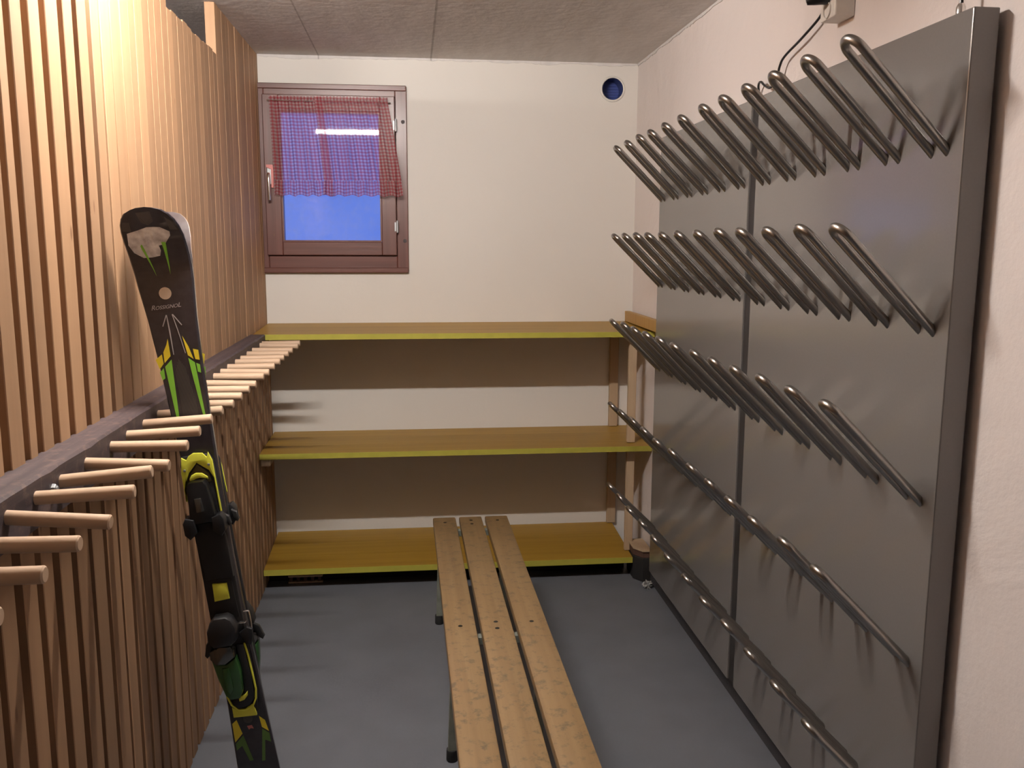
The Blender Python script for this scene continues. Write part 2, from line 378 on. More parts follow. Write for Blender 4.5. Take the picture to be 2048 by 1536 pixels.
# rough grey mortar band where ceiling meets the white paint
def ragged(name, along, fixed, a, b):
    bm = bmesh.new(); n = int((b-a)/.012); top = []; bot = []
    for i in range(n+1):
        t = a + (b-a)*i/n; d = .010 + .010*noise.noise((t*9, fixed, 0)) + .005*noise.noise((t*50, 3, fixed))
        for lst, z in ((top, H), (bot, H-max(.002, d))):
            p = (t, fixed, z) if along == 'x' else (fixed, t, z)
            lst.append(bm.verts.new(p))
    for i in range(n): bm.faces.new((top[i], top[i+1], bot[i+1], bot[i]))
    r = bmesh.ops.extrude_face_region(bm, geom=list(bm.faces))
    off = Vector((0, -.004, 0)) if along == 'x' else Vector((-.004, 0, 0))
    for v in [g for g in r['geom'] if isinstance(g, bmesh.types.BMVert)]: v.co += off
    bmesh.ops.recalc_face_normals(bm, faces=bm.faces)
    return struct(obj(name, bm, M['ceiling']), 'ragged grey mortar edge under the ceiling')
ragged('trim_1', 'x', D, XL, XR-.005); ragged('trim_2', 'y', XR, YB+.01, D-.005)

bb = obj('baseboard_right', mbox(XR-.010, XR-.0005, YB+.01, D-.35, 0.0005, .085, bev=.002), M['baseboard']); struct(bb, 'skirting below the boot dryers with shade painted into its grey')

# slatted partition on the left
random.seed(5)
bm = bmesh.new()
def slats(xf, dep, z0, z1, edges, ystart, yend, mi=0):
    ys = list(edges)
    y = ys[-1][1]
    while y < yend:
        w = random.uniform(.050, .066) if z1 is None else random.uniform(.046, .056)
        g = (random.uniform(.010, .014) if y < 2.2 else random.choice((.0012, .0016, .002, .002, .006))) if z1 is None else random.uniform(.018, .026)
        ys.append((y+g, min(yend, y+g+w))); y = y+g+w
    y = ys[0][0]
    while y > ystart:
        w = random.uniform(.046, .054); g = random.uniform(.024, .032); ys.append((y-g-w, y-g)); y = y-g-w
    for (a, b) in ys:
        if b - a < .008: continue
        xx = xf + random.uniform(-.001, .0008)
        if z1 is None:
            zt = H if not (b > 2.72 and a < 3.31) else 2.150 + random.uniform(-.006, .008)
        else: zt = z1
        box(bm, xx-dep, xx, a, b, z0, zt, bev=.0015 if a < 2.2 or z1 is not None else .0006, mat=mi)
up = [(1.609, 1.64), (1.668, 1.715), (1.743, 1.792), (1.821, 1.882), (1.914, 1.962), (1.991, 2.042), (2.071, 2.118)]
lo = [(1.508, 1.56), (1.59, 1.636), (1.667, 1.72), (1.752, 1.814), (1.835, 1.895), (1.919, 1.984), (2.003, 2.058)]
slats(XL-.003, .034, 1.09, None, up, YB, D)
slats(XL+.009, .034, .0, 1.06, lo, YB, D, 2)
# backing boards behind the gaps, open above the low stretch
y = YB
while y < D:
    w = random.uniform(.09, .12); b = min(D, y+w)
    zt = H if not (b > 2.72 and y < 3.46) else 2.10
    box(bm, -.725, -.705, y, b-.004, 0, zt, mat=1); y += w
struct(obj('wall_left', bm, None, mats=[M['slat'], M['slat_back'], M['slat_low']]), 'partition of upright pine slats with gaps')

# ------------------------------------------------------------------ window
win = bpy.data.objects.new('window_1', None); COL.objects.link(win); win.location = (-.35, D, WZ0); struct(win, 'small red brown wooden basement window')
WO = Vector(win.location)
def wbox(*a, **k):
    x0, x1, y0, y1, z0, z1 = a
    return mbox(x0-WO.x, x1-WO.x, y0-WO.y, y1-WO.y, z0-WO.z, z1-WO.z, **k)
yf = D-.012
def fr(name, x0, x1, z0, z1, horiz, y0=yf, y1=D+.06, bev=.003, parent=win):
    return obj(name, wbox(x0, x1, y0, y1, z0, z1, bev=bev), M['window_wood_h' if horiz else 'window_wood'], parent)
fr('frame_stile', WX0, -.645, WZ0+.001, WZ1-.001, False)
fr('frame_stile', -.066, WX1, WZ0+.001, WZ1-.001, False)
fr('frame_rail', -.645, -.066, 2.146, WZ1-.001, True)
fr('frame_rail', -.645, -.066, WZ0+.001, 1.440, True)
fr('sill_lip', WX0+.002, WX1-.002, WZ0-.004, WZ0+.020, True, D-.022, D-.0125)
fr('top_lip', WX0+.002, WX1-.002, WZ1-.022, WZ1+.002, True, D-.020, D-.0125)
ys = D-.030
sash = obj('sash', wbox(-.650, -.580, ys, D+.03, 1.442, 2.148, bev=.003), M['window_wood'], win)
def sub(name, x0, x1, y0, y1, z0, z1, mat, par, bev=.003): return obj(name, wbox(x0, x1, y0, y1, z0, z1, bev=bev), mat, par)
sub('stile', -.134, -.068, ys, D+.03, 1.442, 2.148, M['window_wood'], sash)
sub('rail', -.580, -.134, ys+.001, D+.029, 1.442, 1.503, M['window_wood_h'], sash)
sub('rail', -.580, -.134, ys+.001, D+.029, 2.079, 2.148, M['window_wood_h'], sash)
bead = bmesh.new()
for (x0, x1, z0, z1) in ((-.580, -.573, 1.503, 2.079), (-.141, -.134, 1.503, 2.079), (-.573, -.141, 1.503, 1.510), (-.573, -.141, 2.072, 2.079)):
    box(bead, x0-WO.x, x1-WO.x, ys+.008-WO.y, D+.02-WO.y, z0-WO.z, z1-WO.z)
obj('glazing_bead', bead, M['window_wood'], sash)
gl = bmesh.new()
vs = [gl.verts.new(p) for p in ((-.580-WO.x, .002, 1.503-WO.z), (-.134-WO.x, .002, 1.503-WO.z), (-.134-WO.x, .0044, 2.079-WO.z), (-.580-WO.x, .0044, 2.079-WO.z))]
gl.faces.new(vs)
obj('pane', gl, M['glass'], sash)
rb = bmesh.new()
for (x0, x1, z0, z1) in ((-.672, -.62, 1.42, 2.17), (-.09, -.045, 1.42, 2.17), (-.62, -.09, 1.42, 1.47), (-.62, -.09, 2.12, 2.17)):
    box(rb, x0-WO.x, x1-WO.x, .0305, .058, z0-WO.z, z1-WO.z)
obj('rebate', rb, M['window_wood'], win)
# handle with pink plastic stay
h = bmesh.new(); cx = -.628-WO.x; yy = ys-WO.y
box(h, cx-.011, cx+.011, yy-.006, yy, 1.755-WO.z, 1.835-WO.z, bev=.003)
hb = obj('handle_plate', h, M['galv'], win)
h = bmesh.new()
tube(h, smooth_path([(cx, yy, 1.80-WO.z), (cx, yy-.03, 1.80-WO.z), (cx+.001, yy-.04, 1.785-WO.z), (cx+.002, yy-.042, 1.74-WO.z), (cx+.002, yy-.04, 1.685-WO.z)]), .0065, 12)
obj('handle', h, M['bright_metal'], win, smooth=True)
h = bmesh.new()
prism(h, [(cx-.012, 1.83-WO.z), (cx-.012, 1.842-WO.z), (cx+.016, 1.842-WO.z), (cx+.020, 1.825-WO.z), (cx+.018, 1.74-WO.z), (cx+.008, 1.742-WO.z), (cx+.009, 1.822-WO.z)], 'xz', yy-.012, yy-.004, bev=.001)
obj('handle_stay', h, M['pink_plastic'], win)
for z in (1.572, 2.022):
    h = bmesh.new(); cyl(h, (-.064-WO.x, yy-.006, z-.028-WO.z), (-.064-WO.x, yy-.006, z+.028-WO.z), .0055, 12, .002)
    box(h, -.066-WO.x-.010, -.066-WO.x+.004, yy-.003, yy+.0, z-.02-WO.z, z+.02-WO.z)
    obj('hinge', h, M['galv'], win, smooth=True)
for x, z in ((-.032, 2.040), (-.030, 1.508)):
    h = bmesh.new(); cyl(h, (x-WO.x, yf-WO.y-.002, z-WO.z), (x-WO.x, yf-WO.y+.004, z-WO.z), .0085, 16, .001)
    obj('plug_cap', h, M['rail'], win, smooth=True)

# gingham curtains
def curtain_mesh(xt0, xt1, xb0, xb1, z1, z0, yc, waves, amp0, amp1, seed, nx=150, nz=40, gather=1.0, ragged_hem=0.0, thin=0.0):
    bm = bmesh.new(); uvl = bm.loops.layers.uv.new('UVMap'); rnd = random.Random(seed)
    ph = [rnd.uniform(0, 6.28) for _ in range(6)]; G = []
    for j in range(nz+1):
        t = j/nz; z = z1+(z0-z1)*t; row = []
        for i in range(nx+1):
            s = i/nx; e = t**.9
            x = (xt0+(xt1-xt0)*s)*(1-e) + (xb0+(xb1-xb0)*s)*e
            A = amp0+(amp1-amp0)*t
            w = math.sin(6.283*waves*s+ph[0]+.5*math.sin(6.28*s+ph[1])) + .45*math.sin(6.283*waves*1.73*s+ph[2]+t) + .25*math.sin(6.283*waves*3.1*s+ph[3])
            y = yc - A*w
            hem = ragged_hem*math.sin(6.283*waves*s*.6+ph[4])*t
            row.append(bm.verts.new((x, y, z+hem)))
        G.append(row)
    wd = abs(xt1-xt0)*gather
    for j in range(nz):
        for i in range(nx):
            f = bm.faces.new((G[j][i], G[j][i+1], G[j+1][i+1], G[j+1][i])); f.smooth = True
            for lp, (a, b) in zip(f.loops, ((i, j), (i+1, j), (i+1, j+1), (i, j+1))):
                lp[uvl].uv = (a/nx*wd, b/nz*(z1-z0)+seed*.37)
    return bm
yc = D-.052
def curtain(label, xt0, xt1, xb0, xb1, seed, waves, yc):
    c = obj('curtain', curtain_mesh(xt0, xt1, xb0, xb1, 2.118, 1.775, yc, waves, .005, .012, seed), M['gingham']); c['label'] = label; c['category'] = 'curtain'
    c['group'] = 'gingham curtains on the window'
    c.data.materials[0] = M['gingham']
    obj('heading', curtain_mesh(xt0-.001, xt1+.001, xt0, xt1, 2.137, 2.118, yc-.002, waves*2.2, .004, .003, seed+9, nz=5), M['gingham'], c)
    obj('ruffle', curtain_mesh(xb0, xb1, xb0-.003, xb1+.008, 1.775, 1.708, yc-.003, waves*1.7, .007, .013, seed+5, nz=10, gather=1.15, ragged_hem=.004), M['gingham'], c)
    return c
curtain('left red gingham half curtain, the narrower one, beside the window handle', -.617, -.388, -.606, -.348, 1, 5, D-.048)
curtain('right red gingham half curtain, the wider one, flaring toward the hinges', -.415, -.098, -.385, -.042, 3, 6, D-.066)
rod = bmesh.new(); tube(rod, [(-.625, yc, 2.118), (-.36, yc, 2.1155), (-.085, yc, 2.116)], .0022, 8)
tube(rod, [(-.622, yc, 2.118), (-.622, D-.029, 2.118)], .002, 8); tube(rod, [(-.088, yc, 2.116), (-.088, D-.029, 2.116)], .002, 8)
tag(obj('curtain_wire', rod, M['bright_metal']), 'thin metal wire across the sash that the gingham curtains hang from', 'curtain rod')

# ------------------------------------------------------------------ vent
vt = thing('vent_pipe', 'round vent opening with dusk light painted blue inside and white rim high on the back wall', 'vent', (VC[0], D, VC[1]))
bm = bmesh.new(); seg = 48
prof = [(VR-.003, -.004), (VR+.001, -.0065), (VR+.006, -.004), (VR+.007, -.0005)]
rings = [[bm.verts.new((r*math.cos(2*math.pi*k/seg), y, r*math.sin(2*math.pi*k/seg))) for k in range(seg)] for r, y in prof]
for a, b in zip(rings, rings[1:]):
    for k in range(seg): bm.faces.new((a[k], a[(k+1) % seg], b[(k+1) % seg], b[k]))
bmesh.ops.recalc_face_normals(bm, faces=bm.faces)
obj('rim', bm, M['white_plastic'], vt, smooth=True)
bm = bmesh.new()
rings = [[bm.verts.new((r*math.cos(2*math.pi*k/seg), y, r*math.sin(2*math.pi*k/seg))) for k in range(seg)] for r, y in ((VR-.003, -.004), (VR-.003, .09))]
for k in range(seg): bm.faces.new((rings[0][k], rings[0][(k+1) % seg], rings[1][(k+1) % seg], rings[1][k]))
obj('pipe', bm, M['pipe'], vt, smooth=True)
bm = bmesh.new(); cyl(bm, (0, .085, 0), (0, .095, 0), VR-.003, 48)
for k in range(-3, 4):
    z = k*.0125; w = math.sqrt(max(0, (VR-.005)**2 - z*z)); box(bm, -w, w, .079, .085, z-.0012, z+.0012)
obj('dusk_cap', bm, M['pipe_back'], vt)

# ------------------------------------------------------------------ ceiling lamp (just above the frame), then an added fill
lp = thing('ceiling_lamp', 'white batten lamp with bare fluorescent tube under the ceiling', 'lamp', ((LAMP['x0']+LAMP['x1'])/2, LAMP['y'], H))
hl = (LAMP['x1']-LAMP['x0'])/2; zt = LAMP['z']-H
obj('housing', mbox(-hl-.02, hl+.02, -.022, .022, -.026, 0, bev=.004), M['white_enamel'], lp)
for s in (-1, 1):
    obj('lamp_holder', mbox(min(s*hl, s*(hl+.018)), max(s*hl, s*(hl+.018)), -.014, .014, zt-.016, -.024, bev=.003), M['white_plastic'], lp)
bm = bmesh.new(); cyl(bm, (-hl, 0, zt), (hl, 0, zt), LAMP['r'], 20); obj('tube', bm, M['tube'], lp, smooth=True)

fill_lamp = thing('ceiling_lamp', 'added unseen tube light behind the slatted partition, brightening the opening', 'lamp', (-1.45, 1.6, H))  # added fill light, no lamp seen there; brightens the gap above the slats
for y_ in (-.61, .61): obj('lamp_holder', mbox(-.012, .012, y_-.012, y_+.012, -.175, 0, bev=.002), M['white_enamel'], fill_lamp)
bm = bmesh.new(); cyl(bm, (0, -.6, -.16), (0, .6, -.16), .013, 20); obj('tube', bm, emit('added_fill_tube', LAMP['color'], 330.0), fill_lamp, smooth=True)

# ------------------------------------------------------------------ peg rack on the partition
rk = thing('ski_rack', 'long dark rail with a row of beech pegs along the slatted wall', 'rack', (-.61, 0, 1.04))
bm = bmesh.new(); y0 = .3; y1 = 3.782; n = 90; rnd = random.Random(3)
loops = []
for i in range(n+1):
    y = y0+(y1-y0)*i/n; e = .003*noise.noise((y*14, 0, 0)) + (.002 if rnd.random() < .12 else 0)
    loops.append([bm.verts.new(p) for p in ((-.064, y, 0), (0, y, 0), (0, y, .078-abs(e)*1.2), (-.004-abs(e), y, .082), (-.064, y, .082))])
for a, b in zip(loops, loops[1:]):
    for k in range(5): bm.faces.new((a[k], a[(k+1) % 5], b[(k+1) % 5], b[k]))
bm.faces.new(loops[0]); bm.faces.new(list(reversed(loops[-1]))); bmesh.ops.recalc_face_normals(bm, faces=bm.faces)
obj('rail', bm, M['rail'], rk)
tips = [3.708, 3.641, 3.474, 3.359, 3.242, 3.142, 3.017, 2.9, 2.796, 2.656, 2.544, 2.435, 2.318, 2.185, 2.070, 1.951, 1.840, 1.698, 1.591, 1.488, 1.366, 1.238, 1.119, .995, .88, .76, .64, .52]
tz = {3.708: 1.092, 3.641: 1.087, 2.185: 1.098, 2.07: 1.100, 1.951: 1.097, 1.84: 1.090, 1.698: 1.084, 1.591: 1.100, 1.366: 1.079}
roots = {2.185: 2.185, 2.07: 2.068, 1.591: 1.580, 1.488: 1.475}
bm = bmesh.new(); cyl(bm, (-.02, 0, 0), (.151, 0, 0), .0115, 20, .0022)
peg0 = obj('peg', bm, M['peg'], rk, smooth=True)
for i, ty in enumerate(tips):
    p = peg0 if i == 0 else peg0.copy()
    if i: COL.objects.link(p); p.parent = rk
    z = tz.get(ty, 1.090+rnd.uniform(-.003, .004)); ry = roots.get(ty, ty+rnd.uniform(-.006, .006))
    rz0 = 1.090 + rnd.uniform(-.001, .001)
    p.location = (0, ry, rz0-1.04)
    p.rotation_euler = (rnd.uniform(0, 6), -math.atan2(z-rz0, .15), math.atan2(ty-ry, .15))
for y in (1.542, 2.62, .7):
    bm = bmesh.new(); cyl(bm, (-.005, 0, 0), (.006, 0, 0), .009, 6, .0015); cyl(bm, (.0, 0, 0), (.009, 0, 0), .005, 12, .001)
    b = obj('bolt', bm, M['galv'], rk); b.location = (0, y, .046)

# ------------------------------------------------------------------ shelving unit
sh = thing('shelving_unit', 'built-in shelf unit with three yellow edged pine shelves under the window', 'shelf', (.19, 4.0, 0))
SO = Vector(sh.location)
def shelf(zf, zb, x0, x1, yfr=3.785, th=.022):
    bm = bmesh.new(); nb = 3; y1 = D-.001
    for k in range(nb):
        ya = yfr+.004+(y1-yfr-.004)*k/nb; yb = yfr+.004+(y1-yfr-.004)*(k+1)/nb - .0006
        za = zf+(zb-zf)*(ya-yfr)/(y1-yfr); zz = zf+(zb-zf)*(yb-yfr)/(y1-yfr)
        A = [(x0, ya, za-th), (x1, ya, za-th), (x1, yb, zz-th), (x0, yb, zz-th), (x0, ya, za), (x1, ya, za), (x1, yb, zz), (x0, yb, zz)]
        vs = [bm.verts.new(Vector(p)-SO) for p in A]
        for q in ((0,3,2,1),(4,5,6,7),(0,1,5,4),(1,2,6,5),(2,3,7,6),(3,0,4,7)): bm.faces.new([vs[i] for i in q])
    fs = box(bm, x0-SO.x, x1-SO.x, yfr-SO.y, yfr+.004-SO.y, zf-th-.0005, zf+.0005, mat=1)
    return obj('shelf', bm, None, sh, mats=[M['shelf'], M['shelf_edge']])
shelf(1.120, 1.130, XL+.002, XR-.003); shelf(.610, .618, XL+.011, XR-.003)
shelf(.100, .128, XL+.011, .972, yfr=3.772, th=.024)
def part(name, x0, x1, y0, y1, z0, z1, mat, bev=.002): return obj(name, mbox(x0-SO.x, x1-SO.x, y0-SO.y, y1-SO.y, z0, z1, bev=bev), mat, sh)
for z0, z1 in ((.1065, .588), (.6135, 1.099)):
    part('front_post', .953, .989, 3.850, 3.872, z0, z1, M['post'])
for z0, z1 in ((.130, .595), (.619, 1.107)):
    part('rear_post', .944, .986, 4.190, 4.213, z0, z1, M['post'])
part('end_board', 1.016, 1.040, 3.640, 4.212, 1.1305, 1.180, M['end_board'])
part('cleat', XL+.011, -.612, 3.800, 4.212, .553, .5875, M['post'], .005)
part('plinth', XL+.011, .965, 3.906, 3.926, 0.001, .080, M['black_board'])

# odds and ends under the shelf
cr = thing('slatted_grate', 'small slatted wooden grate on the floor under the bottom shelf', 'grate', (-.49, 3.875, .0))
for z in (.002, .030): obj('batten', mbox(-.075, .075, -.012, .012, z, z+.007, bev=.001), M['post'], cr)
for k in range(5): obj('block', mbox(-.070+k*.031, -.056+k*.031, -.009, .009, .009, .030), M['brown_block'], cr)
bk = thing('black_crate', 'black block with brown wooden top on the floor beneath the boot dryer corner', 'box', (.995, 3.83, 0))
bm = bmesh.new()
P = [(-.020, -.055), (.014, -.105), (.050, -.105), (.050, .06), (-.020, .06)]
prism(bm, P, 'xy', .0, .112, bev=.004); obj('body', bm, M['black_matte'], bk)
bm = bmesh.new(); prism(bm, [(x*.97, y*.97) for x, y in P], 'xy', .112, .142, bev=.002); obj('wooden_top', bm, M['brown_block'], bk)
bm = bmesh.new(); prism(bm, [(-.022, -.06), (.010, -.11), (.052, -.112), (.052, .06), (-.022, .06)], 'xy', .142, .148, bev=.001); obj('cover_strip', bm, M['post'], bk)
bm = bmesh.new(); bmesh.ops.create_icosphere(bm, subdivisions=4, radius=.028)
for v in bm.verts:
    d = v.co.normalized(); k = .55+.6*noise.noise(d*2.6+Vector((3, 1, 7)))+.35*noise.noise(d*7)
    v.co = Vector((d.x*k*.028, d.y*k*.034, max(-.012, d.z*k*.026)))
sc = obj('crumpled_wrapper', bm, M['grey_scrap'], smooth=False); sc.location = (1.012, 3.66, .0125)
tag(sc, 'crumpled grey plastic scrap on the floor beside the black block', 'litter')

# ------------------------------------------------------------------ boot dryers
PZ0, PZ1, PX0, PX1 = .115, 1.915, .990, 1.040
rows = [1.674, 1.337, 1.000, .662, .325]
def dryer(label, y0, y1, pins):
    t = thing('boot_dryer', label, 'boot dryer', (1.015, (y0+y1)/2, PZ0), group='boot dryer panels on the right wall')
    T = Vector(t.location)
    obj('panel', mbox(PX0-T.x, PX1-T.x, y0-T.y, y1-T.y, 0, PZ1-PZ0, bev=.0025, seg=2), M['panel'], t)
    if y0 > 2.57: obj('joint_strip', mbox(PX0+.006-T.x, PX1-T.x, 2.5455-T.y, 2.5995-T.y, .002, PZ1-PZ0-.003), M['strip'], t)
    obj('bracket', mbox(PX1-T.x, XR-.0012-T.x, y0+.1-T.y, y1-.1-T.y, 1.45, 1.55), M['black_matte'], t)
    obj('bracket', mbox(PX1-T.x, XR-.0012-T.x, y0+.1-T.y, y1-.1-T.y, .25, .35), M['black_matte'], t)
    global pin_mesh
    if pin_mesh is None:
        bm = bmesh.new(); g = .0250; L = .2145; r = .0087; c = math.sqrt(.5)
        loc = [(0, -g)]; loc += [(L*k/3, -g) for k in range(1, 4)]
        loc += [(L*1.0+g*1.0*math.sin(a), -g*math.cos(a)) for a in [math.pi*k/14 for k in range(1, 14)]]
        loc += [(L, g), (L*.66, g), (L*.33, g), (0, g)]
        L2 = .285-g-r
        pts = []
        for u, v in loc:
            uu = u/L*L2 if u <= L else L2+(u-L)
            pts.append((-uu*c, v, uu*c))
        pts = [(pts[0][0]+.006, pts[0][1], pts[0][2]-.006)] + pts + [(pts[-1][0]+.006, pts[-1][1], pts[-1][2]-.006)]
        tube(bm, pts, r, 16)
        me_o = obj('boot_pin', bm, M['pin'], t, smooth=True); pin_mesh = me_o.data; first = me_o
    else: first = None
    for z in rows:
        for y in pins:
            if first: o = first; first = None
            else: o = bpy.data.objects.new('boot_pin', pin_mesh); COL.objects.link(o); o.parent = t
            o.location = (PX0-T.x, y-T.y, z-PZ0)
            o.rotation_euler = (0, random.uniform(-.012, .012), random.uniform(-.012, .012))
    return t
pin_mesh = None
random.seed(8)
dryer('far half of the grey boot dryer wall, next to the shelves', 2.600, 3.560, [2.655, 2.825, 2.995, 3.165, 3.335, 3.510])
dryer('near half of the grey boot dryer wall, with cable gland on its top', 1.555, 2.545, [1.630, 1.797, 1.963, 2.130, 2.297, 2.464])

# electrics above the dryers
bxo = thing('socket_box', 'white surface mounted socket box on the right wall above the boot dryers', 'socket', (XR, 2.165, 2.035))
obj('housing', mbox(-.050, 0, -.040, .040, 0, .150, bev=.004, seg=2), M['white_plastic'], bxo)
for z in (.021, .062):
    bm = bmesh.new()
    prof = [(.0, -.046), (.0155, -.046), (.0165, -.0535), (.0190, -.0535), (.0198, -.049)]
    rings = [[bm.verts.new((x, r*math.cos(2*math.pi*k/28), z+r*math.sin(2*math.pi*k/28))) for k in range(28)] for r, x in prof[1:]]
    for a, b in zip(rings, rings[1:]):
        for k in range(28): bm.faces.new((a[k], a[(k+1) % 28], b[(k+1) % 28], b[k]))
    bm.faces.new(rings[0]); bmesh.ops.recalc_face_normals(bm, faces=bm.faces)
    obj('socket_face', bm, M['white_plastic'], bxo, smooth=True)
pl = thing('power_plug', 'black plug with hanging cable in the white socket box', 'plug', (XR-.0538, 2.165, 2.086))
bm = bmesh.new(); tube(bm, [(0, 0, 0), (-.012, 0, 0), (-.03, .003, -.004), (-.046, .010, -.010)], .018, 18, radii=[.0175, .0175, .015, .008])
obj('plug_body', bm, M['black_plastic'], pl, smooth=True)
O = Vector(pl.location)
pts = [(O.x-.044, O.y+.010, O.z-.010), (1.0, 2.200, 2.118), (1.022, 2.235, 2.085), (1.032, 2.265, 2.068), (1.03, 2.363, 2.037), (1.03, 2.472, 2.012), (1.03, 2.504, 1.992), (1.03, 2.527, 1.955), (1.03, 2.569, 1.944), (1.03, 2.610, 1.957), (1.03, 2.640, 1.972), (1.034, 2.668, 1.966), (1.0465, 2.69, 1.93), (1.0465, 2.69, 1.80)]
bm = bmesh.new(); tube(bm, [p-O for p in smooth_path(pts, 6)], .0035, 8); obj('cable', bm, M['black_plastic'], pl, smooth=True)
gd = thing('cable_gland', 'shiny cable gland with black cable on top of the near boot dryer', 'cable', (1.018, 1.640, PZ1))
bm = bmesh.new(); cyl(bm, (0, 0, 0), (0, 0, .008), .0105, 6, .001); tube(bm, [(0, 0, .008), (0, 0, .020), (0, 0, .026)], .008, 16, radii=[.0085, .0085, .0055])
obj('gland_nut', bm, M['bright_metal'], gd, smooth=True)
bm = bmesh.new(); tube(bm, smooth_path([(0, 0, .02), (0, 0, .08), (.012, .01, .2), (.028, .03, H-PZ1-.01)], 6), .0038, 8); obj('cable', bm, M['black_plastic'], gd, smooth=True)

# ------------------------------------------------------------------ bench
bn = thing('bench', 'worn wooden slat bench with grey metal legs in the middle of the room', 'bench', (.2175, 3.44, 0), rot=(0, 0, math.radians(.5)))
for k in range(3):
    x0 = -.1485+k*.1035
    bm = bmesh.new(); box(bm, x0, x0+.090, -2.15, 0, .392, .420, bev=.0055, seg=2)
    obj('seat_board', bm, M['bench'], bn, smooth=True)
bars = [-.075, -1.035, -1.995]
for yb in bars:
    obj('crossbar', mbox(-.135, .135, yb-.0125, yb+.0125, .367, .3915, bev=.002), M['leg_paint'], bn)
    for s in (-1, 1):
        bm = bmesh.new(); q = .012
        top = (s*.118, yb, .3675); bot = (s*.129, yb+.018, .032)
        A = [bm.verts.new((top[0]+a*q, top[1]+b*q, top[2])) for a, b in ((-1,-1),(1,-1),(1,1),(-1,1))]
        B = [bm.verts.new((bot[0]+a*q, bot[1]+b*q, bot[2])) for a, b in ((-1,-1),(1,-1),(1,1),(-1,1))]
        bm.faces.new(list(reversed(A))) if False else bm.faces.new(A); bm.faces.new(list(reversed(B)))
        for i in range(4): bm.faces.new((A[i], B[i], B[(i+1) % 4], A[(i+1) % 4]))
        bmesh.ops.recalc_face_normals(bm, faces=bm.faces)
        lg = obj('leg', bm, M['leg_paint'], bn)
        bm = bmesh.new(); tube(bm, [(bot[0], bot[1], .0005), (bot[0], bot[1]-.001, .003), (bot[0], bot[1]-.002, .036)], .0165, 16, radii=[.0150, .0172, .0165])
        obj('rubber_foot', bm, M['rubber'], lg, smooth=True)
    for k, offs in ((0, (0,)), (1, (-.026, .018)), (2, (0.01,))):
        for dy in offs:
            bm = bmesh.new(); xc = -.1485+k*.1035+.045
            cyl(bm, (xc, yb+dy+.005, .4190), (xc, yb+dy+.005, .4206), .0066, 14, .0005)
            obj('screw', bm, M['screw'], bn)

# ------------------------------------------------------------------ skis
TH = math.atan(.131)
HW = [(0, .043), (.012, .049), (.03, .052), (.08, .053), (.2, .050), (.33, .0455), (.55, .039), (.75, .036), (.97, .040), (1.12, .0445), (1.22, .0480), (1.33, .0545), (1.41, .0625), (1.46, .0655), (1.51, .0655), (1.53, .063), (1.545, .0585), (1.557, .051), (1.567, .040), (1.573, .024), (1.5755, .010)]
def interp(tab, s):
    for (a, u), (b, v) in zip(tab, tab[1:]):
        if s <= b: return u+(v-u)*(s-a)/(b-a)
    return tab[-1][1]
def curl(s):          # upturn of the tip (and slightly of the tail), away from the base
    c = 0.0
    if s > 1.42: c += .55*(s-1.42)**2/.155
    if s < .05: c += (.05-s)**2*1.6
    return c
def thick(s): return .0085+.008*math.exp(-((s-.75)/.38)**2)
def topd(s): return -(curl(s)+thick(s))       # local y of the top sheet
def loft(bm, y_in, y_out, grow=0.0, top_inset=.0):
    svals = sorted({a for a, _ in HW} | {i*.04 for i in range(39)} | {1.43+i*.01 for i in range(14)})
    L = []
    for s in svals:
        w = interp(HW, s)+grow; a, b = y_in(s), y_out(s)
        L.append([bm.verts.new(p) for p in ((-w, a, s), (w, a, s), (w, a+(b-a)*.6, s), (w-top_inset*min(1, w/.03), b, s), (-w+top_inset*min(1, w/.03), b, s), (-w, a+(b-a)*.6, s))])
    for p, q in zip(L, L[1:]):
        for k in range(6): bm.faces.new((p[k], p[(k+1) % 6], q[(k+1) % 6], q[k]))
    bm.faces.new(list(reversed(L[0]))); bm.faces.new(L[-1]); bmesh.ops.recalc_face_normals(bm, faces=bm.faces)
def decal(name, polys, mat, par, lift=.0004, th=.0004, cut=None):
    if len(polys) > 1:
        for P in polys: decal(name, [P], mat, par, lift, th)
        return
    bm = bmesh.new()
    for P in polys:
        vs = [bm.verts.new((w, 0, s)) for w, s in P]; f = bm.faces.new(vs)
    bmesh.ops.triangulate(bm, faces=bm.faces)
    bmesh.ops.subdivide_edges(bm, edges=bm.edges, cuts=3, use_grid_fill=False)
    for v in bm.verts: v.co.y = topd(v.co.z)-lift
    bmesh.ops.recalc_face_normals(bm, faces=bm.faces)
    r = bmesh.ops.extrude_face_region(bm, geom=list(bm.faces))
    for v in [g for g in r['geom'] if isinstance(g, bmesh.types.BMVert)]: v.co.y -= th
    bmesh.ops.recalc_face_normals(bm, faces=bm.faces)
    return obj(name, bm, mat, par)
def disc(w, s, r, n=28): return [(w+r*math.cos(6.2832*k/n), s+r*math.sin(6.2832*k/n)) for k in range(n)]
def pris(name, P, d0, d1, mat, par, bev=.002):
    """raised piece: outline in (w,s); d0,d1 heights above the top sheet at s=.75"""
    base = -thick(.75); bm = bmesh.new(); prism(bm, P, 'xz', base-d0, base-d1, bev=bev)
    return obj(name, bm, mat, par, smooth=True)
def stroke(P, w):     # outline of an open polyline as a closed band
    L, R = [], []
    for i, p in enumerate(P):
        a = Vector(P[max(0, i-1)]); b = Vector(P[min(len(P)-1, i+1)]); t = (b-a).normalized(); n = Vector((-t.y, t.x))*w/2
        L.append((p[0]+n.x, p[1]+n.y)); R.append((p[0]-n.x, p[1]-n.y))
    return L+R[::-1]
K = -.005     # measured outline centre sits 5 mm to the right of the root axis
def sh_(P): return [(w+K, s) for w, s in P]

